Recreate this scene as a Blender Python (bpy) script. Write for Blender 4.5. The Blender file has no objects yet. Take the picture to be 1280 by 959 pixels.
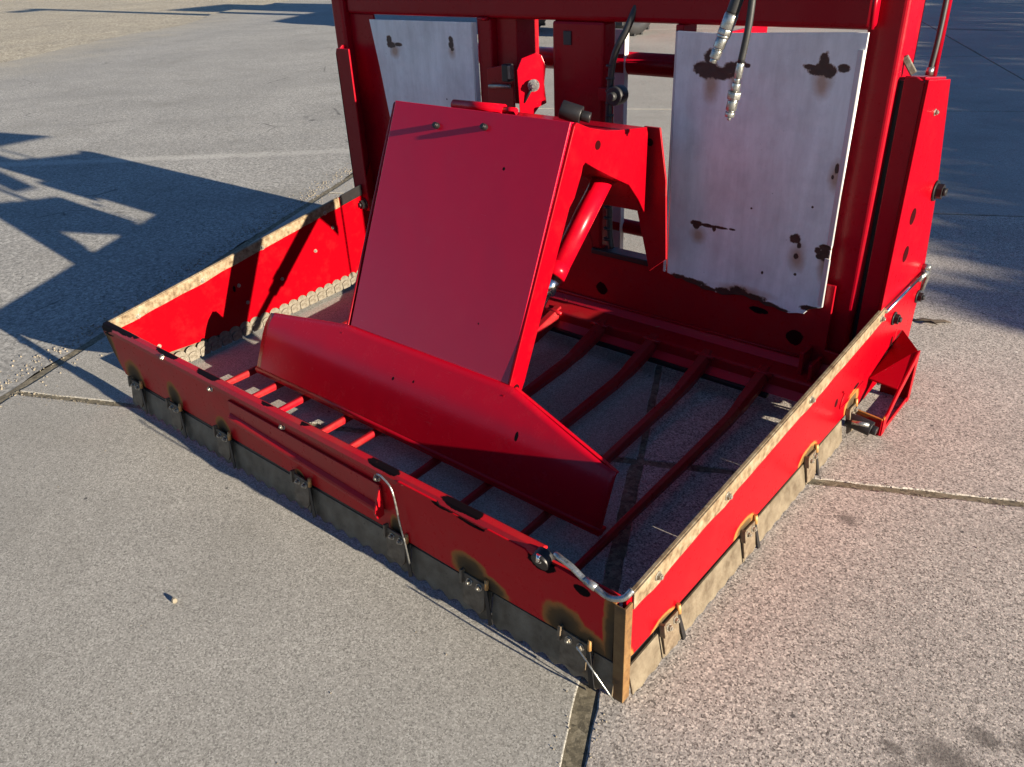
import bpy, bmesh, math, random
from mathutils import Vector, Matrix, noise
random.seed(7)
S = bpy.context.scene
C = S.collection

# ------------------------------------------------------------ camera
F, CX, CY, CZ, PITCH, YAW, ROLL = 993.182, 0.5063, -0.8235, 1.1880, 0.5141, 0.7204, -0.0480
cam = bpy.data.cameras.new('camera'); co = bpy.data.objects.new('camera', cam); C.objects.link(co)
cam.sensor_width = 36; cam.lens = 36 * F / 1280; cam.clip_start = .02; cam.clip_end = 2000
_r = Vector((math.cos(YAW), math.sin(YAW), 0))
_f = Vector((-math.sin(YAW) * math.cos(PITCH), math.cos(YAW) * math.cos(PITCH), -math.sin(PITCH)))
_u = _r.cross(_f)
_r2 = _r * math.cos(ROLL) + _u * math.sin(ROLL); _u2 = _u * math.cos(ROLL) - _r * math.sin(ROLL)
M = Matrix((( _r2.x, _u2.x, -_f.x, CX), (_r2.y, _u2.y, -_f.y, CY), (_r2.z, _u2.z, -_f.z, CZ), (0, 0, 0, 1)))
co.matrix_world = M
S.camera = co

# ------------------------------------------------------------ sun and sky
SUN = Vector((4.3, .12, 1.0)).normalized()
ELEV = math.asin(SUN.z); AZ = math.atan2(SUN.x, SUN.y)
W = bpy.data.worlds.new('World'); S.world = W; W.use_nodes = True
sky = W.node_tree.nodes.new('ShaderNodeTexSky'); sky.sky_type = 'NISHITA'; sky.sun_disc = False
sky.sun_elevation = ELEV; sky.sun_rotation = AZ; sky.air_density = .75; sky.dust_density = .15; sky.ozone_density = 4.0
bgn = W.node_tree.nodes['Background']; bgn.inputs[1].default_value = .05
W.node_tree.links.new(sky.outputs[0], bgn.inputs[0])
sl = bpy.data.lights.new('sun', 'SUN'); so = bpy.data.objects.new('sun', sl); C.objects.link(so)
sl.energy = 5.0; sl.angle = math.radians(.5); sl.color = (1, .88, .69)
so.rotation_euler = SUN.to_track_quat('Z', 'Y').to_euler(); so.location = (8, 0, 6)
S.view_settings.view_transform = 'Standard'; S.view_settings.look = 'None'
S.view_settings.exposure = 1.68
S.cycles.caustics_reflective = False; S.cycles.caustics_refractive = False; S.view_settings.gamma = 1

# ------------------------------------------------------------ node helpers
class NT:
    def __init__(s, name):
        s.m = bpy.data.materials.new(name); s.m.use_nodes = True
        s.t = s.m.node_tree; s.b = s.t.nodes['Principled BSDF']; s.o = s.t.nodes['Material Output']
    def n(s, typ, **k):
        x = s.t.nodes.new(typ)
        for a, v in k.items(): setattr(x, a, v)
        return x
    def l(s, a, b): s.t.links.new(a, b)
    def coord(s):
        return s.n('ShaderNodeTexCoord').outputs['Object']
    def noise(s, co, scale, detail=4, rough=.6, dist=0):
        x = s.n('ShaderNodeTexNoise'); x.inputs['Scale'].default_value = scale; x.inputs['Detail'].default_value = detail
        x.inputs['Roughness'].default_value = rough; x.inputs['Distortion'].default_value = dist; s.l(co, x.inputs['Vector'])
        return x.outputs['Fac']
    def vor(s, co, scale, out='Distance', feature='F1'):
        x = s.n('ShaderNodeTexVoronoi', feature=feature); x.inputs['Scale'].default_value = scale; s.l(co, x.inputs['Vector'])
        return x.outputs[out]
    def math(s, op, a, b=None, c=None, clamp=False):
        x = s.n('ShaderNodeMath', operation=op); x.use_clamp = clamp
        for i, v in enumerate((a, b, c)):
            if v is None: continue
            if isinstance(v, (int, float)): x.inputs[i].default_value = v
            else: s.l(v, x.inputs[i])
        return x.outputs[0]
    def ramp(s, f, stops, interp='LINEAR'):
        x = s.n('ShaderNodeValToRGB'); cr = x.color_ramp; cr.interpolation = interp
        while len(cr.elements) < len(stops): cr.elements.new(.5)
        for e, (p, c) in zip(cr.elements, stops):
            e.position = p; e.color = (c[0], c[1], c[2], 1) if hasattr(c, '__len__') else (c, c, c, 1)
        s.l(f, x.inputs[0]); return x.outputs[0]
    def mix(s, f, a, b, mode='MIX'):
        x = s.n('ShaderNodeMix', data_type='RGBA', blend_type=mode)
        for i, v in ((0, f), (6, a), (7, b)):
            if isinstance(v, (int, float)): x.inputs[i].default_value = v
            elif isinstance(v, tuple): x.inputs[i].default_value = (*v, 1)
            else: s.l(v, x.inputs[i])
        return x.outputs[2]
    def bump(s, h, strength, dist, prev=None):
        x = s.n('ShaderNodeBump'); x.inputs['Strength'].default_value = strength; x.inputs['Distance'].default_value = dist
        s.l(h, x.inputs['Height'])
        if prev is not None: s.l(prev, x.inputs['Normal'])
        return x.outputs[0]
    def set(s, **k):
        for a, v in k.items():
            i = s.b.inputs[a.replace('_', ' ')]
            if isinstance(v, (int, float)): i.default_value = v
            elif isinstance(v, tuple): i.default_value = (*v, 1)
            else: s.l(v, i)
    def spots(s, co, spots, axes, wob=.6, sc=22):
        """distance field of a list of (a, b, ra, rb) stains measured in the two given axes, its edge broken by noise"""
        sep = s.n('ShaderNodeSeparateXYZ'); s.l(co, sep.inputs[0])
        A, B = sep.outputs[axes[0]], sep.outputs[axes[1]]
        d = None
        for (a, b, ra, rb) in spots:
            q = s.math('MULTIPLY', s.math('SUBTRACT', A, a), 1 / ra); r = s.math('MULTIPLY', s.math('SUBTRACT', B, b), 1 / rb)
            l = s.math('SQRT', s.math('ADD', s.math('MULTIPLY', q, q), s.math('MULTIPLY', r, r)))
            d = l if d is None else s.math('MINIMUM', d, l)
        n = s.math('ADD', s.math('MULTIPLY', s.math('SUBTRACT', s.noise(co, sc, 4, .65), .5), wob * 2.2),
                   s.math('MULTIPLY', s.math('SUBTRACT', s.noise(co, sc * 5, 3), .5), wob * .6))
        return s.math('ADD', d, n)

def red_paint(name='red_paint', base=(.42, .0012, .010), burn=None, chip=None, axes=('X', 'Z'), rough=.27, dull=0.0, grime=.35, ior=1.28):
    t = NT(name); co = t.coord()
    big = t.noise(co, 5, 5, .6); fine = t.noise(co, 60, 5, .7)
    col = t.mix(t.math('MULTIPLY', big, .2), base, tuple(c * .85 for c in base))
    dust = t.ramp(t.noise(co, 14, 8, .75), [(.52, 0), (.75, 1)])
    col = t.mix(t.math('MULTIPLY', dust, grime * .12), col, (.22, .15, .12))
    fl = t.ramp(t.noise(co, 120, 3, .8), [(.70, 0), (.76, 1)])
    col = t.mix(t.math('MULTIPLY', fl, grime * .8), col, (.03, .008, .008))
    ro = t.math('ADD', t.math('MULTIPLY', fine, .06), rough - .02)
    ro = t.math('ADD', ro, t.math('MULTIPLY', dust, .05))
    if dull: col = t.mix(t.ramp(t.noise(co, 7, 6, .7), [(.3, 0), (.72, dull)]), col, (.13, .055, .03))
    if burn:
        d = t.spots(co, burn, axes, .28, 16)
        bc = t.ramp(t.math('MULTIPLY', d, .5), [(.0, (.030, .020, .014)), (.18, (.065, .042, .022)), (.32, (.10, .055, .022)), (.40, (.26, .11, .035)), (.47, (.36, .12, .03)), (.55, base)])
        f = t.ramp(t.math('MULTIPLY', d, .5), [(.47, 1), (.56, 0)])
        col = t.mix(f, col, bc); ro = t.math('MAXIMUM', ro, t.math('MULTIPLY', f, .6))
    if chip:
        d = t.spots(co, chip, axes, .5, 30)
        f = t.ramp(d, [(.92, 1), (1.0, 0)]); col = t.mix(f, col, (.007, .004, .005)); ro = t.math('MAXIMUM', ro, t.math('MULTIPLY', f, .55))
    nb = t.bump(t.noise(co, 5, 2), .05, .02)
    sc_ = t.n('ShaderNodeMapping'); sc_.inputs['Scale'].default_value = (3, 3, 60); sc_.inputs['Rotation'].default_value = (.4, .9, .2); t.l(co, sc_.inputs[0])
    scr = t.ramp(t.math('MULTIPLY', t.noise(sc_.outputs[0], 6, 3, .7), t.noise(co, 4, 3)), [(.40, 0), (.44, 1)])
    col = t.mix(t.math('MULTIPLY', scr, grime * .5), col, (.16, .05, .05)); ro = t.math('ADD', ro, t.math('MULTIPLY', scr, .15))
    nb = t.bump(t.noise(co, 220, 2), .05, .002, nb)
    t.set(Base_Color=col, Roughness=ro, Normal=nb, IOR=ior)
    if chip: t.set(Specular_IOR_Level=t.math('SUBTRACT', .5, t.math('MULTIPLY', f, .42)))
    return t.m

def worn_steel(name, a=(.30, .25, .19), b=(.16, .10, .05), c=(.42, .38, .31), metallic=.35, rough=.5, sc=30):
    t = NT(name); co = t.coord()
    n1 = t.noise(co, sc, 6, .7); n2 = t.noise(co, sc * 4, 4, .7)
    col = t.ramp(n1, [(.32, b), (.5, a), (.68, c)])
    col = t.mix(t.ramp(n2, [(.60, 0), (.72, .7)]), col, tuple(x * .45 for x in b))
    t.set(Base_Color=col, Metallic=metallic, Roughness=t.math('ADD', t.math('MULTIPLY', n2, .3), rough - .15),
          Normal=t.bump(n2, .25, .002))
    return t.m

def plain(name, col, rough=.5, metallic=0., bump=.1, sc=60, var=.25):
    t = NT(name); co = t.coord(); n = t.noise(co, sc, 5, .65)
    c = t.mix(n, tuple(x * (1 - var) for x in col), tuple(min(1, x * (1 + var)) for x in col))
    t.set(Base_Color=c, Roughness=t.math('ADD', t.math('MULTIPLY', n, .2), rough - .1), Metallic=metallic, Normal=t.bump(n, bump, .002))
    return t.m

def white_panel(name, spots, halo, lift=1.0):
    t = NT(name); co = t.coord()
    mp = t.n('ShaderNodeMapping'); mp.inputs['Scale'].default_value = (1, 1, .18); t.l(co, mp.inputs[0])
    st = t.noise(mp.outputs[0], 26, 6, .65)
    col = t.ramp(st, [(.3, (.50 * lift, .49 * lift, .48 * lift)), (.7, (.66 * lift, .65 * lift, .645 * lift))])
    col = t.mix(t.ramp(t.noise(co, 9, 8, .75), [(.45, 0), (.8, .5)]), col, (.36, .33, .34))
    col = t.mix(t.ramp(t.noise(co, 75, 4, .7), [(.66, 0), (.74, .55)]), col, (.15, .11, .10))
    h = t.spots(co, halo, ('X', 'Z'), .35, 14)
    col = t.mix(t.ramp(h, [(.25, .8), (1.0, 0)]), col, (.36, .20, .11))
    d = t.spots(co, spots, ('X', 'Z'), .7, 42)
    col = t.mix(t.ramp(t.math('MULTIPLY', d, .5), [(.5, .8), (.60, 0)]), col, (.22, .12, .07)); col = t.mix(t.ramp(d, [(.9, 1), (1.0, 0)]), col, t.mix(t.noise(co, 55, 4), (.012, .005, .005), (.075, .026, .014)))
    t.set(Base_Color=col, Roughness=t.math('ADD', t.math('MULTIPLY', st, .3), .35), Normal=t.bump(t.math('MINIMUM', d, 1.2), .25, .002, t.bump(t.noise(co, 7, 3), .25, .02)))
    return t.m

# ------------------------------------------------------------ mesh helpers
class MB:
    def __init__(s): s.v = []; s.f = []; s.sm = []
    def add(s, vs, fs, smooth=False):
        k = len(s.v); s.v += [tuple(v) for v in vs]; s.f += [tuple(i + k for i in f) for f in fs]; s.sm += [smooth] * len(fs); return s
    def box(s, x0, x1, y0, y1, z0, z1):
        vs = [(x, y, z) for x in (x0, x1) for y in (y0, y1) for z in (z0, z1)]
        return s.add(vs, [(0, 1, 3, 2), (4, 6, 7, 5), (0, 4, 5, 1), (2, 3, 7, 6), (0, 2, 6, 4), (1, 5, 7, 3)])
    def prism(s, poly, axis, a0, a1):
        def P(p, a):
            return {'x': (a, p[0], p[1]), 'y': (p[0], a, p[1]), 'z': (p[0], p[1], a)}[axis]
        n = len(poly); vs = [P(p, a0) for p in poly] + [P(p, a1) for p in poly]
        fs = [tuple(range(n)), tuple(range(2 * n - 1, n - 1, -1))] + [(i, i + n, (i + 1) % n + n, (i + 1) % n) for i in range(n)]
        return s.add(vs, fs)
    def tube(s, pts, r, seg=14, cap=True):
        pts = [Vector(p) for p in pts]; rs = r if hasattr(r, '__len__') else [r] * len(pts)
        k = len(pts); T = []
        for i in range(k):
            a = pts[max(0, i - 1)]; b = pts[min(k - 1, i + 1)]; T.append((b - a).normalized() if (b - a).length > 1e-9 else Vector((0, 0, 1)))
        up = Vector((0, 0, 1)) if abs(T[0].z) < .9 else Vector((1, 0, 0))
        N = (up - T[0] * up.dot(T[0])).normalized(); vs = []
        for i in range(k):
            N = (N - T[i] * N.dot(T[i])).normalized(); B = T[i].cross(N)
            for j in range(seg):
                a = 2 * math.pi * j / seg; vs.append(pts[i] + (N * math.cos(a) + B * math.sin(a)) * rs[i])
        fs = [(i * seg + j, i * seg + (j + 1) % seg, (i + 1) * seg + (j + 1) % seg, (i + 1) * seg + j) for i in range(k - 1) for j in range(seg)]
        s.add(vs, fs, True)
        if cap: s.add([], []); s.f += [tuple(len(s.v) - k * seg + j for j in reversed(range(seg))), tuple(len(s.v) - seg + j for j in range(seg))]; s.sm += [False, False]
        return s
    def build(s, name, mat, parent=None, bevel=0, label=None, seg=2, smooth_all=False):
        me = bpy.data.meshes.new(name); me.from_pydata(s.v, [], s.f); me.update()
        bm = bmesh.new(); bm.from_mesh(me); bmesh.ops.recalc_face_normals(bm, faces=bm.faces); bm.to_mesh(me); bm.free()
        for p, q in zip(me.polygons, s.sm): p.use_smooth = q or smooth_all
        me.materials.append(mat)
        o = bpy.data.objects.new(name, me); C.objects.link(o)
        if parent: o.parent = parent
        if bevel:
            m = o.modifiers.new('bevel', 'BEVEL'); m.width = bevel; m.segments = seg; m.limit_method = 'ANGLE'; m.angle_limit = math.radians(35)
            m.harden_normals = False
        if label: o['label'] = label
        return o

def smoothpath(pts, n=8):
    P = [Vector(p) for p in pts]; P = [P[0] * 2 - P[1]] + P + [P[-1] * 2 - P[-2]]; out = []
    for i in range(1, len(P) - 2):
        for k in range(n):
            t = k / n; a, b, c, d = P[i - 1:i + 3]
            out.append(.5 * ((2 * b) + (c - a) * t + (2 * a - 5 * b + 4 * c - d) * t * t + (3 * b - a - 3 * c + d) * t ** 3))
    out.append(P[-2]); return out

def tag(o, label, cat, group=None, kind=None):
    o['label'] = label; o['category'] = cat
    if group: o['group'] = group
    if kind: o['kind'] = kind
    return o
def empty(name, loc=(0, 0, 0)):
    o = bpy.data.objects.new(name, None); C.objects.link(o); o.location = loc; o.empty_display_size = .1; return o

# ------------------------------------------------------------ ground
ANG = .444
U = Vector((math.cos(ANG), math.sin(ANG), 0)); V = Vector((-math.sin(ANG), math.cos(ANG), 0))
def uv(u, v, z=0): return U * u + V * v + Vector((0, 0, z))

def ground_mat(name, c_mid, c_lo, c_hi, coarse, pit, stains=None, asph=False):
    t = NT(name); g = t.n('ShaderNodeNewGeometry'); co = g.outputs['Position']
    n1 = t.noise(co, 1.3, 6, .6); n2 = t.noise(co, 9, 6, .7); n3 = t.noise(co, coarse, 3, .75); n4 = t.noise(co, coarse * 2.3, 2, .8); n5 = t.noise(co, 34, 5, .8)
    v = t.vor(co, coarse * .85)
    vc = t.n('ShaderNodeTexVoronoi'); vc.inputs['Scale'].default_value = coarse * .9; t.l(co, vc.inputs['Vector'])
    sp_ = t.n('ShaderNodeSeparateXYZ'); t.l(vc.outputs['Color'], sp_.inputs[0])
    cell = t.math('ADD', t.math('MULTIPLY', sp_.outputs[0], .62), t.math('MULTIPLY', n3, .38))
    col = t.ramp(cell, [(.22, c_lo), (.42, c_mid), (.60, c_mid), (.80, c_hi)])
    col = t.mix(t.ramp(n4, [(.56, 0), (.72, .75)]), col, tuple(x * 1.45 for x in c_hi))
    col = t.mix(t.ramp(n4, [(.26, .8), (.42, 0)]), col, tuple(x * .45 for x in c_lo))
    col = t.mix(t.math('MULTIPLY', t.ramp(n1, [(.35, 0), (.7, 1)]), .30), col, tuple(x * .72 for x in c_mid))
    col = t.mix(t.math('MULTIPLY', t.ramp(n2, [(.42, 0), (.75, 1)]), .16), col, tuple(x * .62 for x in c_mid))
    col = t.mix(t.ramp(n5, [(.30, .35), (.44, 0)]), col, tuple(x * .6 for x in c_mid)); col = t.mix(t.ramp(n5, [(.58, 0), (.72, .35)]), col, c_hi)
    if asph:
        # worn wheel lines, all running the same way, and coarser chippings
        mp = t.n('ShaderNodeMapping'); mp.inputs['Rotation'].default_value = (0, 0, -.688); t.l(co, mp.inputs[0])
        s2 = t.n('ShaderNodeSeparateXYZ'); t.l(mp.outputs[0], s2.inputs[0])
        ln = t.math('ABSOLUTE', t.math('SUBTRACT', t.math('ADD', s2.outputs[1], t.math('MULTIPLY', n2, .12)), 4.39))
        col = t.mix(t.ramp(ln, [(.03, .55), (.09, 0)]), col, tuple(min(1, x * 1.25) for x in c_hi))
        m3 = t.n('ShaderNodeMapping'); m3.inputs['Scale'].default_value = (.22, 2.6, 1); t.l(mp.outputs[0], m3.inputs[0])
        col = t.mix(t.ramp(t.noise(m3.outputs[0], 1.1, 5, .6), [(.40, 0), (.62, .35)]), col, tuple(x * .78 for x in c_mid))
        n6 = t.noise(co, 55, 3, .85)
        col = t.mix(t.ramp(n6, [(.34, .7), (.46, 0)]), col, tuple(x * .55 for x in c_lo)); col = t.mix(t.ramp(n6, [(.55, 0), (.66, .7)]), col, tuple(min(1, x * 1.2) for x in c_hi))
        dt = t.n('ShaderNodeVectorMath', operation='DOT_PRODUCT'); t.l(co, dt.inputs[0]); dt.inputs[1].default_value = tuple(U)
        uu = t.math('ADD', dt.outputs['Value'], t.math('MULTIPLY', n1, 2.4))
        dv = t.n('ShaderNodeVectorMath', operation='DOT_PRODUCT'); t.l(co, dv.inputs[0]); dv.inputs[1].default_value = tuple(V)
        uu = t.math('ADD', uu, t.math('MULTIPLY', t.math('MAXIMUM', t.math('SUBTRACT', dv.outputs['Value'], 6.0), 0), .16))
        fr = t.ramp(t.math('MULTIPLY', t.math('ADD', uu, 9.0), .25), [(.05, 1), (.75, 0)])
        fr = t.math('MULTIPLY', fr, t.ramp(t.math('ADD', n6, t.math('MULTIPLY', fr, .35)), [(.50, .15), (.75, 1)]))
        col = t.mix(fr, col, t.mix(n6, (.22, .185, .125), (.52, .46, .34)))
        cr = t.vor(co, 1.1, 'Distance', 'DISTANCE_TO_EDGE'); ck = t.ramp(t.noise(co, 1.7, 3), [(.56, 0), (.60, 1)])
        col = t.mix(t.math('MULTIPLY', t.ramp(t.math('ADD', cr, t.math('MULTIPLY', t.noise(co, 12, 4), .03)), [(.016, .8), (.022, 0)]), ck), col, (.07, .065, .06))
    mac = t.noise(co, .8, 4, .55, .6); mac2 = t.noise(co, 2.6, 4, .6, .4)
    col = t.mix(t.ramp(mac, [(.36, .45), (.60, 0)]), col, t.mix(.42, col, (.10, .10, .095)))
    col = t.mix(t.ramp(mac2, [(.52, 0), (.70, .40)]), col, t.mix(.45, col, (.12, .11, .085)))
    # scattered dark specks and pale chips
    vs = t.vor(co, 7.5); col = t.mix(t.ramp(vs, [(.030, .8), (.045, 0)]), col, (.03, .028, .03))
    vp = t.vor(co, 5.1, 'Distance'); col = t.mix(t.ramp(vp, [(.016, .9), (.024, 0)]), col, (.75, .72, .65))
    if stains:
        d = t.spots(co, stains, ('X', 'Y'), .7, 34)
        col = t.mix(t.ramp(t.math('MULTIPLY', d, .5), [(.25, .7), (.65, 0)]), col, (.085, .075, .068))
    h = t.math('ADD', t.math('MULTIPLY', n3, .6), t.math('MULTIPLY', v, pit))
    nb = t.bump(h, .4, .0006); nb = t.bump(n4, .3, .0004, nb)
    t.set(Base_Color=col, Roughness=.86, Normal=nb); t.b.inputs['Specular IOR Level'].default_value = .35
    return t.m

slab_mats = [
    ground_mat('concrete_fine', (.312, .298, .270), (.145, .138, .124), (.49, .47, .43), 410, .5),
    ground_mat('concrete_exposed', (.36, .325, .295), (.07, .058, .052), (.70, .63, .56), 325, 1.0,
               stains=[(.49, .224, .06, .03), (.407, .191, .02, .012), (.52, .30, .03, .02), (.45, .20, .012, .008), (.44, .16, .03, .02), (.60, .33, .05, .03), (.144, .722, .022, .018), (-.019, .283, .02, .012)]),
    ground_mat('concrete_back', (.34, .32, .295), (.24, .225, .205), (.44, .42, .385), 220, .5,
               stains=[(-1.9, 10.3, .5, .08), (-2.9, 10.6, .2, .06), (-1.35, 5.9, .3, .05), (.1, 2.45, .07, .02)])]
asphalt = ground_mat('asphalt_old', (.305, .295, .275), (.16, .155, .145), (.46, .445, .41), 130, .7, asph=True)
dirt = ground_mat('joint_dirt', (.15, .127, .083), (.065, .055, .036), (.25, .215, .15), 110, .8)
sand = ground_mat('sandy_verge', (.36, .315, .235), (.15, .12, .085), (.62, .56, .43), 45, 1.2)

def sheet(name, quad, z, mat, label=None):
    m = MB().add([(*p.xy, z) for p in quad], [(0, 1, 2, 3)]); o = m.build(name, mat); o['kind'] = 'structure'
    if label: o['label'] = label
    return o
sheet('ground', [Vector((-600, -600, 0)), Vector((600, -600, 0)), Vector((600, 600, 0)), Vector((-600, 600, 0))], -.06, sand, 'sandy yard ground reaching away beyond the paving')
sheet('joint_bed', [uv(-2.03, -7), uv(60, -7), uv(60, 60), uv(-2.03, 60)], -.0032, dirt, 'brown dirt filling the joints under the concrete slabs')
# old asphalt apron, its edge towards the slabs ragged
pts = []; v = -8.0
while v < 60: pts.append(uv(-2.035 + .03 * noise.noise(Vector((v * 3.1, 0, 0))) + .012 * noise.noise(Vector((v * 17, 3, 0))), v)); v += .05
far = []; v = 60.0
while v > -8: far.append(uv(-8.9 - .16 * max(0, v - 6) + .5 * noise.noise(Vector((v * .35, 7, 0))) + .12 * noise.noise(Vector((v * 2.3, 9, 0))), v)); v -= .25
ap = MB(); poly = [(*p.xy, -.004) for p in pts + far]; ap.add(poly, [tuple(range(len(poly)))])
o = ap.build('asphalt_road', asphalt); o['kind'] = 'structure'; o['label'] = 'weathered grey asphalt beside the concrete slabs'
if o.data.polygons[0].normal.z < 0:
    o.data.flip_normals()

sheet('joint_filler', [uv(-.098, -4), uv(-.041, -4), uv(-.041, .715), uv(-.085, .715)], -.0016, dirt, 'brown filler strip in the joint between the two near slabs')
pave = empty('concrete_pavement'); pave['kind'] = 'structure'; pave['label'] = 'yard of large concrete slabs with open joints'
us = [-2.0, -.045, 2.35, 4.75, 7.1, 9.5, 12, 15, 20, 28]; vs_ = [-6.4, -4.0, -1.6, .725, 2.935, 5.31, 7.95, 10.75, 13.5, 16.5, 20, 26, 36]
def slab(u0, u1, v0, v1, mat, dense):
    g = .007 if dense else .009; st = .03 if dense else .4; j = .0035 if dense else .006
    if abs(v0 - .725) < 1e-6: v0 += .006
    c = [(u0 + g, v0 + g), (u1 - g, v0 + g), (u1 - g, v1 - g), (u0 + g, v1 - g)]
    if abs(u1 + .045) < 1e-6 and v1 < 1: c[1] = (u1 - .034, v0 + g); c[2] = (u1 - .022, v1 - g)
    loop = []
    for k in range(4):
        a, b = Vector(c[k]), Vector(c[(k + 1) % 4]); n = max(2, int((b - a).length / st)); d = (b - a).normalized(); nn = Vector((-d.y, d.x))
        for i in range(n):
            p = a.lerp(b, i / n)
            q = noise.noise(Vector((p.x * 9, p.y * 9, 1))) * j + noise.noise(Vector((p.x * 40, p.y * 40, 5))) * j * .8
            loop.append((p + nn * (q + .002), nn))
    m = MB(); n = len(loop)
    rings = [(0, -.08), (0, -.0032), (.0012, -.0008), (.0035, 0)]
    vv = []
    for ins, z in rings:
        for p, nn in loop:
            k = 1 + .7 * noise.noise(Vector((p.x * 30, p.y * 30, 8)))
            vv.append(uv(*(p + nn * ins * k), z))
    fs = [(r * n + i, r * n + (i + 1) % n, (r + 1) * n + (i + 1) % n, (r + 1) * n + i) for r in range(3) for i in range(n)]
    fs.append(tuple(range(3 * n, 4 * n)))
    m.add(vv, fs); o = m.build('slab', mat, pave); return o
for i in range(len(us) - 1):
    for k in range(len(vs_) - 1):
        u0, u1, v0, v1 = us[i], us[i + 1], vs_[k], vs_[k + 1]
        near = u0 < 3 and v0 < 6
        mat = slab_mats[0] if u0 < -1 else (slab_mats[1] if v0 < 1 else slab_mats[2])
        slab(u0, u1, v0, v1, mat, near)

# loose grit along the asphalt edge, in the joint and on the verge
def stones(name, mat, places, label, cat):
    m = MB()
    for (x, y, z, r) in places:
        k = 6; ph = random.random() * 6; vs = []
        for zz, rr in ((-.3, .8), (.25, 1.0), (.75, .55)):
            for j in range(k):
                a = ph + 6.283 * j / k; q = r * rr * random.uniform(.75, 1.2); vs.append((x + math.cos(a) * q, y + math.sin(a) * q * .8, z + zz * r))
        m.add(vs, [(i * k + j, i * k + (j + 1) % k, (i + 1) * k + (j + 1) % k, (i + 1) * k + j) for i in range(2) for j in range(k)] + [tuple(range(2 * k, 3 * k))])
    return tag(m.build(name, mat), label, cat, kind='stuff')
grit = plain('grit_stone', (.24, .205, .155), .85, 0, .3, 120, .6)
pl = []
for _ in range(3600):
    v = random.uniform(-.6, 9); u = -2.06 - abs(random.gauss(0, .05)) if random.random() < .6 else -2.0 + random.gauss(0, .045)
    p = uv(u, v); pl.append((p.x, p.y, -.003 if u < -2.02 else .0 if u > -1.985 else -.01, random.uniform(.0012, .0045)))
for _ in range(1500):
    v = random.uniform(-1, 1.4); u = -.05 + random.gauss(0, .018); p = uv(u, v); pl.append((p.x, p.y, -.009 if abs(u + .052) < .02 else 0, random.uniform(.0008, .0022)))
for _ in range(1500):
    u = random.uniform(-2, 1.2); v = .725 + random.gauss(0, .012); p = uv(u, v); pl.append((p.x, p.y, -.009 if abs(v - .725) < .006 else 0, random.uniform(.0008, .002)))
for _ in range(700):
    p = uv(random.uniform(-6, 2), random.uniform(-1, 5)); pl.append((p.x, p.y, 0, random.uniform(.0008, .0022)))
stones('loose_grit', grit, pl, 'tan loose grit and small chips lying along the paving joints', 'grit')
peb = MB()
peb.add([(-.862 + math.cos(a) * .008 * q, -.37 + math.sin(a) * .006 * q, z) for q, z in ((.9, 0), (1, .004), (.5, .009)) for a in [i * 1.05 for i in range(6)]],
        [(i * 6 + j, i * 6 + (j + 1) % 6, (i + 1) * 6 + (j + 1) % 6, (i + 1) * 6 + j) for i in range(2) for j in range(6)] + [tuple(range(12, 18))])
tag(peb.build('pebble', plain('pebble_stone', (.22, .19, .14), .8)), 'small pale pebble alone on the open slab in front of the machine', 'pebble')

tw = MB(); tw.tube([(-.06, 1.86, .006), (-.03, 1.885, .009), (.0, 1.893, .006), (.03, 1.915, .008), (.05, 1.92, .005)], [.002, .006, .008, .005, .002], 7)
tw.tube([(-.01, 1.89, .006), (.01, 1.87, .012), (.022, 1.868, .009)], [.004, .003, .001], 6)
tag(tw.build('twig', plain('twig_bark', (.05, .035, .025), .8)), 'dark bent twig lying on the concrete to the right of the machine', 'twig')
# ------------------------------------------------------------ materials of the machine
H = .236
red = red_paint('red_paint')
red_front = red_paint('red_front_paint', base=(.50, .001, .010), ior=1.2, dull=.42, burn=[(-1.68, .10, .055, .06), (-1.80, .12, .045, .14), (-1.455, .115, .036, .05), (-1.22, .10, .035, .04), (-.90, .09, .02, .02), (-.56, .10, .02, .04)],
                      chip=[(-1.60, .235, .12, .010), (-1.2, .236, .10, .006), (-.64, .236, .05, .009), (-1.78, .23, .05, .015)])
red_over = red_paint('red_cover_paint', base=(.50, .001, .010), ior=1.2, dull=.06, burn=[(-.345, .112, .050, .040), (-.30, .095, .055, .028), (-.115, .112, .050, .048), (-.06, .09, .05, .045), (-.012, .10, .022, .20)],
                     chip=[(-.405, .237, .03, .006), (-.33, .233, .040, .006), (-.163, .232, .032, .020), (-.075, .215, .018, .011)])
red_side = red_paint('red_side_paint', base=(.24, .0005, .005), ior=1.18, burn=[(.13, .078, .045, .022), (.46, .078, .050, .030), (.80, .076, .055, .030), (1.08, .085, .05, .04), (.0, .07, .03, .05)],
                     chip=[(1.1, .13, .02, .006), (.95, .15, .01, .012)], axes=('Y', 'Z'), grime=.2)
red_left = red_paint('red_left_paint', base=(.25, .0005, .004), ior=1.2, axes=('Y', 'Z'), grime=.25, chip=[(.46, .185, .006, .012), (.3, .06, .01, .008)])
red_dark = red_paint('red_rear_paint', base=(.30, .001, .010), grime=.5, chip=[(-.832, .185, .022, .020), (-.192, .189, .026, .022), (-.303, .242, .028, .010), (-1.5, .2, .02, .02)], dull=.2)
red_mast = red_paint('red_mast_paint', base=(.27, .0008, .009), grime=.4)
steel_strip = worn_steel('worn_edge_steel', (.20, .145, .085), (.075, .042, .018), (.29, .24, .165), .1, .6, 55)
knife_steel = worn_steel('knife_steel', (.125, .098, .066), (.070, .050, .030), (.18, .147, .103), .1, .55, 26)
tooth_steel = worn_steel('ground_tooth_steel', (.15, .13, .10), (.07, .055, .038), (.22, .20, .17), .3, .5, 90)
clamp_steel = worn_steel('clamp_steel', (.125, .092, .06), (.055, .035, .02), (.20, .155, .105), .15, .55, 40)
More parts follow.
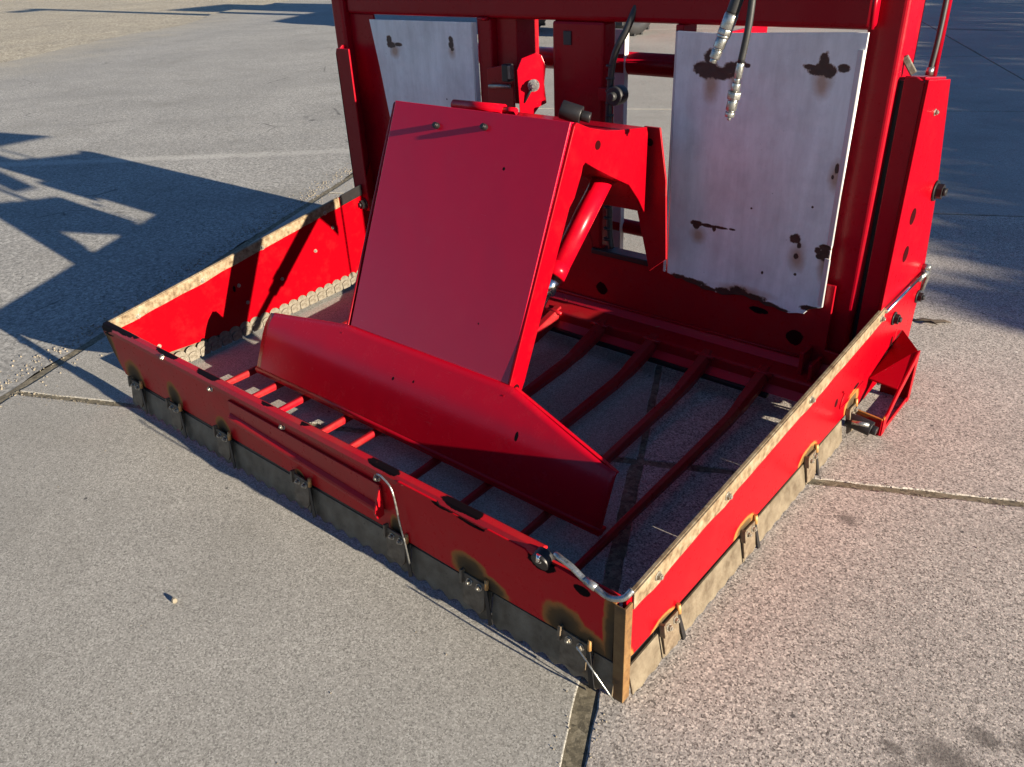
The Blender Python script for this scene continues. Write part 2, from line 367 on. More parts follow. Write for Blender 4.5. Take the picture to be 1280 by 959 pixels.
rust_corner = worn_steel('rusted_corner_steel', (.15, .075, .022), (.06, .03, .012), (.20, .12, .045), .1, .65, 30)
zinc = worn_steel('zinc_plate', (.36, .36, .34), (.17, .16, .14), (.52, .52, .50), .85, .30, 60)
chrome = plain('chrome_rod', (.72, .72, .72), .16, 1., .03, 40, .08)
rubber = plain('black_rubber', (.018, .018, .019), .5, 0, .15, 90, .3)
hole_dark = plain('hole_shadow', (.02, .0008, .0015), .9, 0, 0, 10, .1); hole_dark.node_tree.nodes['Principled BSDF'].inputs['Specular IOR Level'].default_value = .05
black = plain('black_oily_steel', (.012, .011, .012), .45, .2, .2, 60, .4)
bolt_mat = worn_steel('bolt_steel', (.34, .31, .26), (.16, .12, .08), (.5, .48, .42), .7, .4, 80)
brass = plain('orange_pin', (.42, .22, .07), .5, .2, .2, 80, .3)
grey_pl = plain('grey_plate', (.50, .49, .48), .5, 0, .1, 12, .15)

root = empty('silage_block_cutter')
tag(root, 'red silage block cutter with low knife frame, tines and sloping push-off plate on the concrete', 'silage cutter')
R_ = root

_bolt = {}
def bolt_mesh(r, mat):
    k = (round(r, 4), mat.name)
    if k not in _bolt:
        m = MB(); hx = [(math.cos(i * math.pi / 3) * r, math.sin(i * math.pi / 3) * r) for i in range(6)]
        m.tube([(0, 0, -.001), (0, 0, r * .22)], r * 1.35, 18); m.prism(hx, 'z', r * .2, r * 1.0); m.tube([(0, 0, r * .9), (0, 0, r * 1.45)], r * .52, 10)
        o = m.build('bolt', mat, None, r * .12); me = o.data; mods = True
        bpy.data.objects.remove(o); _bolt[k] = me
    return _bolt[k]
def bolt(loc, axis, r=.007, mat=None, parent=None, name='bolt'):
    o = bpy.data.objects.new(name, bolt_mesh(r, mat or bolt_mat)); C.objects.link(o); o.parent = parent or R_
    o.location = loc; o.rotation_euler = Vector(axis).to_track_quat('Z', 'Y').to_euler()
    o.rotation_euler.rotate_axis('Z', random.random() * 1.0); return o

# ------------------------------------------------------------ front plate
fp = MB(); fp.prism([(-1.806, .238), (-1.800, .20), (-1.785, .16), (-1.765, .125), (-1.745, .095), (-1.70, .088), (-1.3, .086), (-.9, .084), (-.5, .086), (-.02, .088), (-.006, .238)], 'y', 0, .006)
front = fp.build('front_plate', red_front, R_, .0012, 'long red front plate with scorched brown paint around the clamps')
cv = MB(); cv.prism([(-.542, .226), (-.535, .09), (-.3, .086), (-.012, .088), (-.008, .224), (-.05, .232), (-.13, .238), (-.14, .232), (-.19, .232), (-.20, .240), (-.29, .240), (-.30, .232), (-.41, .236), (-.42, .242), (-.53, .242)], 'y', -.006, -.0004)
cv.build('cover_plate', red_over, R_, .001, 'red cover plate on the right half of the front with burnt edges')
lip = MB(); lip.prism([(-.004, .226), (-.004, .238), (.002, .248), (.014, .250), (.022, .244), (.022, .238), (.012, .243), (.004, .238), (.0055, .226)], 'x', -1.80, -.17)
lip.build('top_lip', red_paint('red_lip_paint', grime=.6, chip=[(-1.79, .246, .06, .02), (-1.70, .252, .10, .008), (-1.45, .252, .06, .006), (-1.25, .25, .05, .005), (-.585, .249, .045, .007), (-.36, .249, .052, .008), (-1.0, .252, .03, .004), (-.85, .252, .02, .004)], dull=.35), R_, .001)
rib = MB()
def ledge(a, b, zc, zd):
    q = [(-.0068, .008), (-.0145, .001), (-.0165, -.004), (-.0165, -.010), (-.0068, -.014)]
    vs = [(a, y, zc + z) for y, z in q] + [(b, y, zd + z) for y, z in q]; n = len(q)
    rib.add(vs, [tuple(range(n)), tuple(range(2 * n - 1, n - 1, -1))] + [(i, i + n, (i + 1) % n + n, (i + 1) % n) for i in range(n)])
ledge(-1.150, -.592, .172, .142)
rib.prism([(-.0066, .202), (-.012, .196), (-.031, .148), (-.026, .130), (-.0066, .130)], 'x', -.592, -.586)
rib.prism([(-1.150, .150), (-.592, .135), (-.592, .205), (-1.150, .215)], 'y', -.0068, -.0004)
rib.build('stiffening_rib', red_paint('red_rib_paint', grime=.5, dull=.25), R_, .0015)
for x, z in ((-1.231, .207), (-.927, .209), (-.60, .206), (-1.456, .228)):
    bolt((x, -.001 if x > -.59 else -.0005, z + .012), (0, -1, 0), .0065)
# dark catch at the left end of the rib
# corner angle
ca = MB(); ca.prism([(-.009, -.0085), (.0135, -.0085), (.0135, .013), (.0085, .013), (.0085, -.0065), (-.009, -.0065)], 'z', .0, .226)
ca.build('corner_angle', rust_corner, R_, .0012, 'rusted corner angle joining the front and right plates')

# ------------------------------------------------------------ side plates
sp = MB()
sp.prism([(.002, .088), (.002, .232), (.4, H + .02), (1.19, H + .066), (1.199, .867), (1.39, .842), (1.504, .539), (1.565, .278), (1.556, .06), (1.52, .045), (1.12, .045), (1.08, .068), (.6, .074), (.2, .080)], 'x', -.0, .008)
sp.build('side_plate', red_side, R_, .001, 'right red side plate rising into the rear arm')
col = MB()
col.prism([(-.045, .1), (-.001, .1), (-.001, .862), (-.018, .872), (-.045, .868)], 'y', 1.199, 1.207)
col.prism([(1.205, .866), (1.205, .872), (1.385, .848), (1.385, .840)], 'x', -.045, -.001)
col.prism([(1.205, .1), (1.205, .866), (1.38, .842), (1.48, .54), (1.50, .1)], 'x', -.046, -.041)
col.build('arm_column', red_mast, R_, .002)
m = MB(); m.box(-.0585, -.0465, 1.215, 1.225, .12, .86); m.build('gap_shade_strip', black, R_)  # black strip standing in for the deep shadow between post and arm column
KL = -.09; AL = math.atan(.09)
def left_frame(s, z, off=0):
    return Vector((-1.806 - .09 * s + off, s, z))
lp = MB(); RI = .125
def leftprism(m, poly, o0, o1):
    n = len(poly); vs = [left_frame(s, z, o0) for s, z in poly] + [left_frame(s, z, o1) for s, z in poly]
    m.add(vs, [tuple(range(n)), tuple(range(2 * n - 1, n - 1, -1))] + [(i, i + n, (i + 1) % n + n, (i + 1) % n) for i in range(n)])
leftprism(lp, [(.12, .075), (.06, .11), (.02, .16), (.002, .21), (.0, .232), (.5, .236 + RI * .5), (1.12, .236 + RI * 1.12), (1.40, .80), (1.5, .3), (1.5, .05), (.4, .05)], -.007, 0)
lp.build('side_plate', red_left, R_, .001, 'left red side plate lit on its inner face')
def strip_holes(m, y0, y1, zf):
    pass
rs = MB()
n = 60; top = []; bot = []
for i in range(n + 1):
    y = .018 + (1.215 - .018) * i / n; zt = H + .0575 * y + .003
    bb = zt - .036 + .0035 * noise.noise(Vector((y * 14, 0, 3))) + (.006 * math.exp(-((y - .09) / .03) ** 2) * -1) + (-.005 * math.exp(-((y - .345) / .03) ** 2)) - .004 * math.exp(-((y - .74) / .04) ** 2)
    top.append((y, zt)); bot.append((y, bb))
rs.prism(top + bot[::-1], 'x', .0085, .0125)
rs.prism([(y, z + .001) for y, z in top] + [(y, z - .004) for y, z in top[::-1]], 'x', .0015, .0088)
rs.build('edge_strip', steel_strip, R_, .0008, 'bare rust-mottled steel strip bolted along the top of the right side plate')
for y in (.092, .345, .74, 1.19): bolt((.0128, y, H + .0575 * y - .016), (1, 0, 0), .0068, name='bolt')
ls = MB(); lt = []; lb = []
for i in range(n + 1):
    y = .008 + .97 * i / n; zt = H + RI * y + .003; lt.append((y, zt)); lb.append((y, zt - .034 + .004 * noise.noise(Vector((y * 15, 2, 3))) - .004 * math.exp(-((y - .35) / .03) ** 2)))
leftprism(ls, lt + lb[::-1], .0006, .005); leftprism(ls, [(y, z + .001) for y, z in lt] + [(y, z - .004) for y, z in lt[::-1]], -.006, .0008)
ls.build('edge_strip', steel_strip, R_, .0008, 'bare pale steel strip along the top of the left side plate')
lcap = MB(); leftprism(lcap, [(.985, .362), (.985, .366 + .0), (1.13, .385), (1.13, .345), (.985, .327)], .001, .006); lcap.build('edge_strip', black, R_, .001, 'short end of the left edge strip, coloured black for shade')  # black colour stands in for the shade over the strip's rear end
for y in (.11, .35, .6, .9): bolt(left_frame(y, H + RI * y - .024, .0052), (1, 0, 0), .006)
for y, z in ((.15, .105), (.48, .19), (.50, .12), (.66, .15), (.83, .20), (.93, .26)): bolt(left_frame(y, z, .0006), (1, 0, 0), .005)

# details of the right plate
def disc(loc, r, axis, name, mat, depth=.002, ring=None):
    m = MB(); a = Vector(axis).normalized(); m.tube([Vector(loc) - a * .004, Vector(loc) + a * depth], r, 24)
    return m.build(name, mat, R_, .0006)
for y, z, r in ((1.307, .526, .021), (1.314, .424, .021)): disc((.0085, y, z), r, (1, 0, 0), 'arm_hole', hole_dark, .0006)
m = MB(); m.prism([(1.36 + .012 * math.cos(a) + .0 * math.sin(a), .128 + .040 * math.sin(a)) for a in [i * .449 for i in range(14)]], 'x', .0075, .0090); m.build('arm_slot', hole_dark, R_)
m = MB(); m.prism([(1.395 + .012 * math.cos(a), .137 + .040 * math.sin(a)) for a in [i * .449 for i in range(14)]], 'x', .0075, .0088); m.build('arm_slot', red_dark, R_)
for y, z, r in ((1.33, .235, .014), (1.58, .223, .014), (1.317, .053, .014), (1.545, .062, .014)): bolt((.009, min(y, 1.545), z), (1, 0, 0), r, black, name='bolt')
bolt((.009, 1.475, .551), (1, 0, 0), .020, black)
bolt((.0085, 1.305, .78), (1, 0, 0), .006, bolt_mat)
m = MB(); m.tube([(.016, 1.205, H + .0575 * 1.21 - .002), (.016, 1.52, .303)], .0055, 12); m.build('latch_rod', chrome, R_)
m = MB(); m.tube([(.009, 1.505, .285), (.018, 1.52, .30), (.020, 1.55, .298), (.016, 1.575, .275), (.010, 1.57, .235)], .008, 10); m.tube([(.004, 1.535, .318), (.03, 1.535, .318)], .010, 10); m.build('latch_hook', zinc, R_)
# weld bead
m = MB(); m.tube(smoothpath([(.0085, .985, .165), (.0085, 1.0, .155), (.0085, .985, .118), (.0085, 1.06, .115), (.0085, 1.15, .12)], 5), .0028, 8); m.build('weld_bead', red_side, R_)
# foot bracket
fb = MB()
fb.prism([(1.345, .0), (1.345, .155), (1.325, .153), (1.20, .098), (1.135, .058), (1.107, .055), (1.107, .0), (1.135, .0), (1.135, .032), (1.20, .070), (1.322, .125), (1.322, .0)], 'x', .084, .090)
fb.box(.084, .0885, 1.11, 1.34, .001, .016)
fb.prism([(.010, .001), (.010, .06), (.086, .052), (.086, .001)], 'y', 1.104, 1.110)
fb.prism([(.010, .001), (.010, .13), (.086, .150), (.086, .001)], 'y', 1.338, 1.344)
fb.add([(.009, 1.20, .108), (.084, 1.20, .099), (.084, 1.34, .156), (.009, 1.46, .150), (.009, 1.20, .103), (.084, 1.20, .094), (.084, 1.34, .151), (.009, 1.46, .145)],
       [(0, 1, 2, 3), (7, 6, 5, 4), (0, 4, 5, 1), (1, 5, 6, 2), (2, 6, 7, 3), (3, 7, 4, 0)])
fb.build('foot_bracket', red_side, R_, .0015)
m = MB(); m.tube([(.012, 1.06, .052), (.075, 1.06, .042)], .020, 16); m.tube([(.07, 1.06, .042), (.088, 1.06, .040)], .012, 12); m.build('drive_coupling', black, R_, .001)
m = MB(); m.tube([(.03, 1.035, .060), (.07, 1.045, .060)], .006, 10); m.build('grease_nipple', zinc, R_)

# ------------------------------------------------------------ knives and clamps
def knife(name, P, a0, a1, z1=.0765, pitch=.045, depth=.012):
    """P(s, off, z): s along, off outwards; toothed lower edge"""
    loop = []; s = a0; k = 0
    n = max(2, int(round((a1 - a0) / (pitch / 6))))
    low = [(a0 + (a1 - a0) * i / n) for i in range(n + 1)]
    lo = [(s, .002 + depth * abs(math.sin(math.pi * s / pitch)) ** 1.5) for s in low]
    poly = lo + [(a1, z1), (a0, z1)]
    vs = [P(s, -.0 - .05 * (z1 - z) * 0, z) for s, z in poly] + [P(s, .004, z) for s, z in poly]
    N = len(poly); fs = [tuple(range(N)), tuple(range(2 * N - 1, N - 1, -1))] + [(i, i + N, (i + 1) % N + N, (i + 1) % N) for i in range(N)]
    m = MB().add(vs, fs); return m.build('knife_blade', knife_steel, R_, .0006)
def PF(s, o, z): return Vector((s, .0045 - o - .016 * (1 - z / .083), z))
def PR(s, o, z): return Vector((.002 + o + .016 * (1 - z / .083), s, z))
def PL(s, o, z): return left_frame(s, z, -.012 - o)
fx = [-1.725, -1.645, -1.43, -1.195, -.86, -.52, -.292, -.055, -.004]
for a, b in zip(fx, fx[1:]): knife('knife', PF, a + .002, b - .002, .0765)
ry = [.012, .115, .445, .78, 1.02]
for a, b in zip(ry, ry[1:]): knife('knife', PR, a + .002, b - .002, .066, depth=.005)
for a, b in ((.08, .4), (.4, .72), (.72, 1.04)): knife('knife', PL, a + .002, b - .002, .07)
m = MB(); m.box(-1.72, -.02, .0012, .014, .066, .0835); m.box(-1.70, -.02, .0065, .014, .060, .102); m.build('knife_gap_filler', black, R_, .001)  # black filler added behind the gap under the plate to keep it dark
m = MB(); m.box(-.010, -.0005, .02, 1.10, .045, .100); m.build('knife_gap_filler', black, R_, .001)  # same filler on the right, added to stop sun leaking under the plate
# rounded serrations on the inner side of the left knives
tm = MB(); arc = [(math.cos(t) * .0205, .030 + math.sin(t) * .024) for t in [math.pi * i / 10 for i in range(11)]]
poly = arc + [(-.0205, .004), (.0205, .004)]
tm.prism(poly, 'x', 0, .005)
arc2 = [(math.cos(t) * .0165, .016 + math.sin(t) * .017) for t in [math.pi * i / 10 for i in range(11)]]
tm.prism(arc2 + [(-.0165, .0), (.0165, .0)], 'x', .0045, .010)
t0 = tm.build('knife_tooth', tooth_steel, R_, .0008); s = .12; first = True
while s < 1.08:
    o = t0 if first else t0.copy()
    if not first: C.objects.link(o)
    first = False; p = left_frame(s, .012, .003); o.location = p; o.rotation_euler = (0, math.radians(-8), AL); o.scale = (1, 1.1, .88); s += .0435
# clamps
cm = MB(); cm.prism([(-.031, .110), (.031, .108), (.031, .045), (.020, .028), (-.028, .036)], 'y', -.005, 0)
cm.box(-.034, -.027, -.011, .001, .085, .118)
c0 = cm.build('knife_clamp', clamp_steel, None, .001)
def clamp(loc, rz, sc=1, dz=0):
    global c0
    if not clamp.used: o = c0; clamp.used = True
    else: o = c0.copy(); C.objects.link(o)
    o.parent = R_; o.location = loc; o.rotation_euler = (math.radians(-8), random.uniform(-.03, .03), rz); o.scale = (sc, 1, sc * (1 + dz))
    for dx in (-.010, .017):
        b = bolt((dx, -.0052, .096 - abs(dx) * .1), (0, -1, 0), .0062, bolt_mat, o)
    p = MB(); p.tube([(.036, -.004, .098), (.036, -.004, .122)], .0045, 10); p.build('pin', brass, o, 0)
    sl_ = MB(); sl_.prism([(.029, .096), (.038, .096), (.056, .020), (.045, .012)], 'y', -.0056, -.0036); sl_.build('gap_edge', black, o)
clamp.used = False
for x in (-1.665, -1.449, -1.212, -.879, -.552, -.326, -.087): clamp((x - .004, -.0195, -.004), 0, .95)
for y in (.145, .470, .805, 1.07): clamp((.0235, y, -.018), math.pi / 2, .90)
# thin wires
m = MB(); m.tube(smoothpath([(-.585, -.012, .240), (-.56, -.018, .245), (-.533, -.020, .225), (-.523, -.020, .146), (-.512, -.022, .10), (-.505, -.023, .05)], 6), .0022, 8)
m.build('locking_wire', zinc, R_)
m = MB(); m.tube([(-.073, -.026, .100), (-.03, -.029, .062), (-.004, -.026, .030), (.002, -.02, .012)], .0018, 8); m.build('locking_wire', zinc, R_)
# silver handle rod at the near corner and the knob beside it
m = MB(); m.tube(smoothpath([(-.136, .0, .258), (-.122, -.004, .260), (-.098, -.004, .253), (-.072, -.004, .240), (-.045, -.006, .236), (-.020, -.008, .234), (.004, -.004, .243), (.013, .010, .256)], 8), .0056, 14)
m.tube([(-.070, -.004, .240), (-.047, -.006, .2365)], .0070, 14)
m.build('handle_rod', zinc, R_)
m = MB(); m.tube([(-.163, -.012, .232), (-.163, .010, .238)], .019, 20); m.build('pivot_disc', black, R_, .002)
m = MB(); m.tube([(-.163, -.016, .238), (-.163, -.012, .252)], .0045, 10); m.tube([(-.163, -.014, .240), (-.163, -.004, .240)], .007, 10); m.build('pivot_bolt', chrome, R_)

# ------------------------------------------------------------ tines
tx_front = [-.229, -.384, -.565, -.737, -.965, -1.085, -1.275, -1.405, -1.545]
tx_rear = [-.235, -.41, -.587, -.775, -.955, -1.10, -1.28, -1.42, -1.56]
tine_red = red_paint('red_tine_paint', base=(.27, .001, .010), grime=.9, dull=.35)
def tine_sec(m, pts, rr):
    vs = []
    for (x, y, z), r in zip(pts, rr):
        for dx, dz in ((-.75, -1.1), (.75, -1.1), (1, .2), (.55, 1.1), (-.55, 1.1), (-1, .2)): vs.append((x + dx * r, y, z + dz * r))
    k = len(pts); m.add(vs, [(i * 6 + j, i * 6 + (j + 1) % 6, (i + 1) * 6 + (j + 1) % 6, (i + 1) * 6 + j) for i in range(k - 1) for j in range(6)] + [tuple(range(6)), tuple(range(6 * k - 6, 6 * k))])
for a, b in zip(tx_front, tx_rear):
    m = MB(); pts = []; rr = []
    for i in range(25):
        t = i / 24; y = .05 + t * 1.04
        x = a + (b - a) * min(1, max(0, (y - .25) / .6))
        z = .036 + .010 * t + (0 if y < .86 else (y - .86) ** 1.3 * .34)
        pts.append((x, y, z)); rr.append((.0078 + .0105 * max(0, (y - .15)) + (.003 if y > .95 else 0)) * 1.0)
    rr[0] = .004; tine_sec(m, pts, rr); m.build('tine', tine_red, R_, .0025)
m = MB(); m.prism([(1.07, .045), (1.07, .11), (1.15, .12), (1.15, .045)], 'x', -1.86, -.09); m.build('tine_beam', red_dark, R_, .006)
# rear apron: sloping strip, black lip, upright panel with a notch
m = MB(); m.prism([(1.158, .135), (1.162, .130), (1.052, .058), (1.046, .062)], 'x', -1.86, -.085); m.build('rear_apron', red_paint('red_apron_paint', base=(.38, .006, .02), ior=1.45, grime=.5, rough=.30), R_, .001)
m = MB(); m.box(-1.86, -.20, 1.036, 1.052, .048, .062); m.build('apron_lip', black, R_, .003)
m = MB(); m.prism([(-1.88, .05), (-.04, .05), (-.04, .17), (-.105, .175), (-.105, .36), (-.64, .36), (-.652, .30), (-.862, .30), (-.88, .36), (-1.88, .36)], 'y', 1.160, 1.168)
m.build('rear_panel', red_dark, R_, .002)
m = MB(); m.box(-.868, -.646, 1.150, 1.200, .298, .316); m.build('notch_lip', black, R_, .003)
for x, z, r in ((-.832, .185, .019), (-.192, .189, .022)): disc((x, 1.160, z), r, (0, -1, 0), 'panel_hole', hole_dark, .0008)
m = MB(); m.box(-.150, -.138, 1.10, 1.16, .10, .18); m.box(-.115, -.105, 1.08, 1.16, .08, .16); m.build('catch_lug', red_dark, R_, .002)

for x in tx_rear:
    m = MB(); m.tube([(x - .03, 1.068, .104), (x - .01, 1.064, .109), (x + .01, 1.064, .109), (x + .03, 1.068, .104)], .006, 8); m.build('weld_bead', red_dark, R_)
m = MB(); m.tube([(-1.15, 1.156, .139), (-.75, 1.156, .138), (-.40, 1.156, .139), (-.17, 1.156, .138)], .004, 8); m.build('weld_bead', red_dark, R_)
m = MB(); m.tube([(-.12, 1.150, .972), (-.122, 1.150, 1.07)], .006, 8); m.build('weld_bead', red_mast, R_)
m = MB(); m.tube([(-1.30, 1.156, .967), (-1.26, 1.156, .967)], .005, 8); m.build('weld_bead', red_mast, R_)
straw = plain('dry_fodder', (.22, .17, .08), .8, 0, .1, 200, .5)
def scraps(name, n, f, label):
    m = MB()
    for _ in range(n):
        p, ax = f(); d = Vector((random.gauss(0, 1), random.gauss(0, 1), random.gauss(0, .15))).normalized() * random.uniform(.004, .013); w = d.cross(Vector((0, 0, 1))).normalized() * .0009
        m.add([p - d - w, p + d - w, p + d + w * .4 + Vector((0, 0, .0012)), p - d + w], [(0, 1, 2, 3)])
    o = m.build(name, straw, R_, label=label); o['kind'] = 'stuff'; return o
def on_apron():
    t_ = random.random() ** .6; return Vector((random.uniform(-1.2, -.12), 1.06 + .095 * (1 - t_), .066 + .068 * (1 - t_))), 0
scraps('fodder_scraps', 130, on_apron, 'bits of dry fodder caught along the foot of the rear panel')
# ------------------------------------------------------------ mast
m = MB(); m.box(-.142, -.058, 1.186, 1.31, .06, 1.95); m.build('mast_post', red_mast, R_, .012, seg=4)
m = MB(); m.box(-1.985, -1.925, 1.14, 1.25, .3, 1.95); m.build('mast_post', red_mast, R_, .012, seg=4)
m = MB(); m.box(-1.925, -.120, 1.158, 1.27, .968, 1.075); m.build('cross_beam', red_mast, R_, .014, seg=4)
m = MB(); m.box(-1.925, -.120, 1.17, 1.26, 1.85, 1.95); m.build('cross_beam', red_mast, R_, .012)
m = MB(); m.prism([(-1.925, .3), (-1.925, .968), (-1.80, .968), (-1.775, .80), (-1.745, .62), (-1.735, .3)], 'y', 1.170, 1.178); m.build('flange_plate', red_mast, R_, .002)
m = MB(); m.prism([(1.10, .28), (1.10, .845), (1.13, .87), (1.34, .84), (1.44, .54), (1.5, .28)], 'x', -1.944, -1.936); m.prism([(-1.944, .28), (-1.944, .845), (-1.936, .862), (-1.87, .862), (-1.87, .28)], 'y', 1.10, 1.107); m.build('arm_column', red_mast, R_, .002)
bolt((-1.90, 1.099, .305), (0, -1, 0), .018, black)
m = MB(); m.box(-1.312, -1.255, 1.162, 1.26, .36, .968); m.build('inner_post', red_mast, R_, .006)
m = MB(); m.box(-1.018, -.838, 1.162, 1.225, .30, .968); m.build('inner_post', red_mast, R_, .008, 'wide middle post of the mast')
m = MB(); m.box(-.615, -.592, 1.162, 1.235, .30, .968); m.build('inner_post', red_mast, R_, .003)
m = MB(); m.box(-.975, -.948, 1.158, 1.163, .905, .942); m.build('rating_plate', rubber, R_, .001)
# white panels
spR = [(-.505, .895, .014, .020), (-.510, .866, .034, .020), (-.47, .862, .030, .015), (-.44, .874, .026, .014), (-.42, .885, .016, .008), (-.53, .872, .018, .012), (-.416, .878, .006, .006),
       (-.213, .905, .012, .015), (-.215, .884, .032, .014), (-.165, .889, .013, .009), (-.24, .888, .02, .006), (-.198, .876, .014, .010),
       (-.505, .462, .016, .008), (-.47, .461, .022, .005), (-.43, .462, .022, .004), (-.507, .455, .010, .010), (-.452, .456, .006, .008), (-.40, .463, .010, .003),
       (-.222, .470, .014, .013), (-.210, .455, .006, .008), (-.214, .425, .006, .007), (-.145, .462, .016, .008), (-.142, .445, .013, .018), (-.160, .452, .008, .01), (-.155, .436, .008, .008),
       (-.145, .662, .005, .012), (-.152, .64, .003, .005), (-.21, .375, .004, .004), (-.19, .56, .003, .003), (-.35, .53, .003, .003), (-.30, .36, .003, .004),
       (-.43, .860, .012, .006), (-.40, .882, .008, .005),
       (-.555, .288, .03, .011), (-.51, .284, .04, .011), (-.46, .275, .04, .009), (-.40, .276, .04, .014), (-.36, .284, .035, .018), (-.32, .279, .04, .015), (-.275, .270, .035, .010), (-.155, .288, .03, .008), (-.24, .266, .03, .005)]
haR = [(-.495, .835, .030, .06), (-.43, .85, .02, .05), (-.21, .855, .03, .05), (-.14, .42, .02, .06), (-.50, .43, .03, .03), (-.21, .42, .03, .05), (-.35, .295, .1, .02), (-.146, .64, .02, .05)]
spL = [(-1.703, .892, .012, .015), (-1.695, .878, .020, .010), (-1.66, .880, .018, .006), (-1.412, .905, .009, .010), (-1.412, .888, .010, .013), (-1.408, .876, .008, .006), (-1.55, .62, .004, .004), (-1.70, .5, .004, .004), (-1.45, .72, .003, .003)]
haL = [(-1.68, .86, .03, .03), (-1.41, .87, .02, .03), (-1.5, .6, .03, .05)]
def panel(outline, mat, label, fold_l=True):
    m = MB(); m.prism(outline, 'y', 1.146, 1.151)
    return m.build('shield_panel', mat, R_, .0015, label)
bo = [(-.590, .296), (-.575, .292), (-.56, .284), (-.54, .287), (-.525, .281), (-.49, .278), (-.474, .270), (-.44, .272), (-.409, .267), (-.38, .276), (-.345, .281), (-.32, .274), (-.301, .276), (-.28, .266), (-.255, .268), (-.235, .262), (-.212, .262), (-.19, .268), (-.172, .270), (-.160, .286), (-.145, .292), (-.126, .300)]
panel([(-.600, .955), (-.597, .62)] + bo + [(-.127, .50), (-.123, .80), (-.122, .966)] + [(-.50, .953)], white_panel('white_panel_right', spR, haR, 1.2), 'right grey-white shield panel with rusty black chips and torn lower edge')
m = MB(); m.prism([(-.600, 1.146), (-.606, 1.149), (-.612, 1.161), (-.607, 1.161), (-.602, 1.152), (-.597, 1.151)], 'z', .296, .953); m.build('panel_fold', grey_pl, R_, .001)
m = MB(); m.prism([(-.140, 1.1455), (-.126, 1.139), (-.1225, 1.141), (-.136, 1.151)], 'z', .47, .93); m.prism([(-.140, 1.1455), (-.126, 1.139), (-.1225, 1.141), (-.136, 1.151)], 'z', .305, .435); m.build('panel_fold', grey_pl, R_, .001)
panel([(-1.795, .955), (-1.322, .957), (-1.315, .60), (-1.315, .36), (-1.735, .36), (-1.742, .62), (-1.768, .80)], white_panel('white_panel_left', spL, haL, 1.25), 'left grey-white shield panel with two dark chips near its top')
m = MB(); m.prism([(-1.322, 1.146), (-1.316, 1.146), (-1.309, 1.160), (-1.314, 1.160)], 'z', .36, .957); m.build('panel_fold', grey_pl, R_, .001)
# backing of chipped areas / behind beam
# rear hitch frame
m = MB(); m.tube([(-1.90, 1.62, .793), (-.60, 1.62, .793)], .036, 24); m.build('hitch_tube', red_mast, R_)
m = MB(); m.tube([(-1.90, 1.62, .225), (-.60, 1.62, .225)], .026, 20); m.build('hitch_tube', red_mast, R_)
m = MB(); m.box(-1.095, -1.038, 1.60, 1.604, .06, .90); m.box(-1.040, -1.036, 1.58, 1.604, .06, .90); m.build('grey_upright', grey_pl, R_, .001)
for x in (-.59, -1.90):
    m = MB(); m.prism([(1.27, .30), (1.27, .90 if x > -1 else .84), (1.36, .925 if x > -1 else .84), (1.66, .925 if x > -1 else .80), (1.66, .16), (1.60, .16), (1.50, .3)], 'x', x - .006, x + .006)  # right cheek raised, hidden behind the panel, to shade the hitch tube
    m.build('hitch_shade_cheek', red_mast, R_, .002)
m = MB(); m.prism([(.93, 1.065), (1.05, 1.065), (1.19, 1.42), (1.19, 1.62), (1.12, 1.60)], 'x', -.108, -.096); m.build('shadow_gusset', red_mast, R_, .002)  # unseen gusset added above the view to fill the mast's ground shadow
m = MB(); m.prism([(1.25, .99), (1.25, 1.36), (1.52, 1.22), (1.77, .99)], 'x', -1.915, -1.908); m.build('hitch_shade_cheek', red_mast, R_, .002)  # upper piece added out of view to widen the shadow on the left
# bracket, lever and small box left of the middle post
m = MB(); m.box(-1.255, -1.175, 1.19, 1.30, .72, .968); m.build('bracket_plate', red_dark, R_, .003)
m = MB(); m.prism([(-1.25, .55), (-1.25, .83), (-1.17, .845), (-1.145, .835), (-1.145, .55)], 'y', 1.13, 1.138); m.build('bracket_plate', red_dark, R_, .002)
m = MB(); m.tube([(-1.235, 1.12, .78), (-1.15, 1.12, .785)], .006, 10); m.build('bracket_pin', bolt_mat, R_)
m = MB(); m.box(-1.165, -1.14, 1.10, 1.13, .80, .85); m.build('valve_block', black, R_, .003)
m = MB(); m.box(-1.128, -1.117, 1.085, 1.10, .812, .85); m.build('valve_tab', tooth_steel, R_, .001)
lv = MB(); lv.prism([(-.045, .84), (-.030, .872), (.010, .885), (.028, .878), (.040, .85), (.034, .80), (.040, .745), (.018, .735), (-.01, .700), (-.028, .69), (-.040, .70)], 'y', -.004, .004)
lo = lv.build('stop_lever', red, R_, .002); lo.location = (-1.045, 1.10, .002); lo.rotation_euler = (0, 0, math.radians(42))
b = bolt((-1.035, 1.092, .800), (.67, -.74, 0), .013, zinc)
m = MB(); m.tube([(-1.035, 1.086, .795), (-1.075, 1.080, .735)], .004, 8); m.build('lever_pin', black, R_)
m = MB(); m.tube([(-1.08, .80, .790), (-.90, .80, .792)], .014, 16); m.tube([(-.90, .80, .792), (-.86, .80, .792)], .009, 12); m.build('upper_link', red, R_)
bolt((-.955, 1.05, .705), (0, -1, 0), .013, zinc)
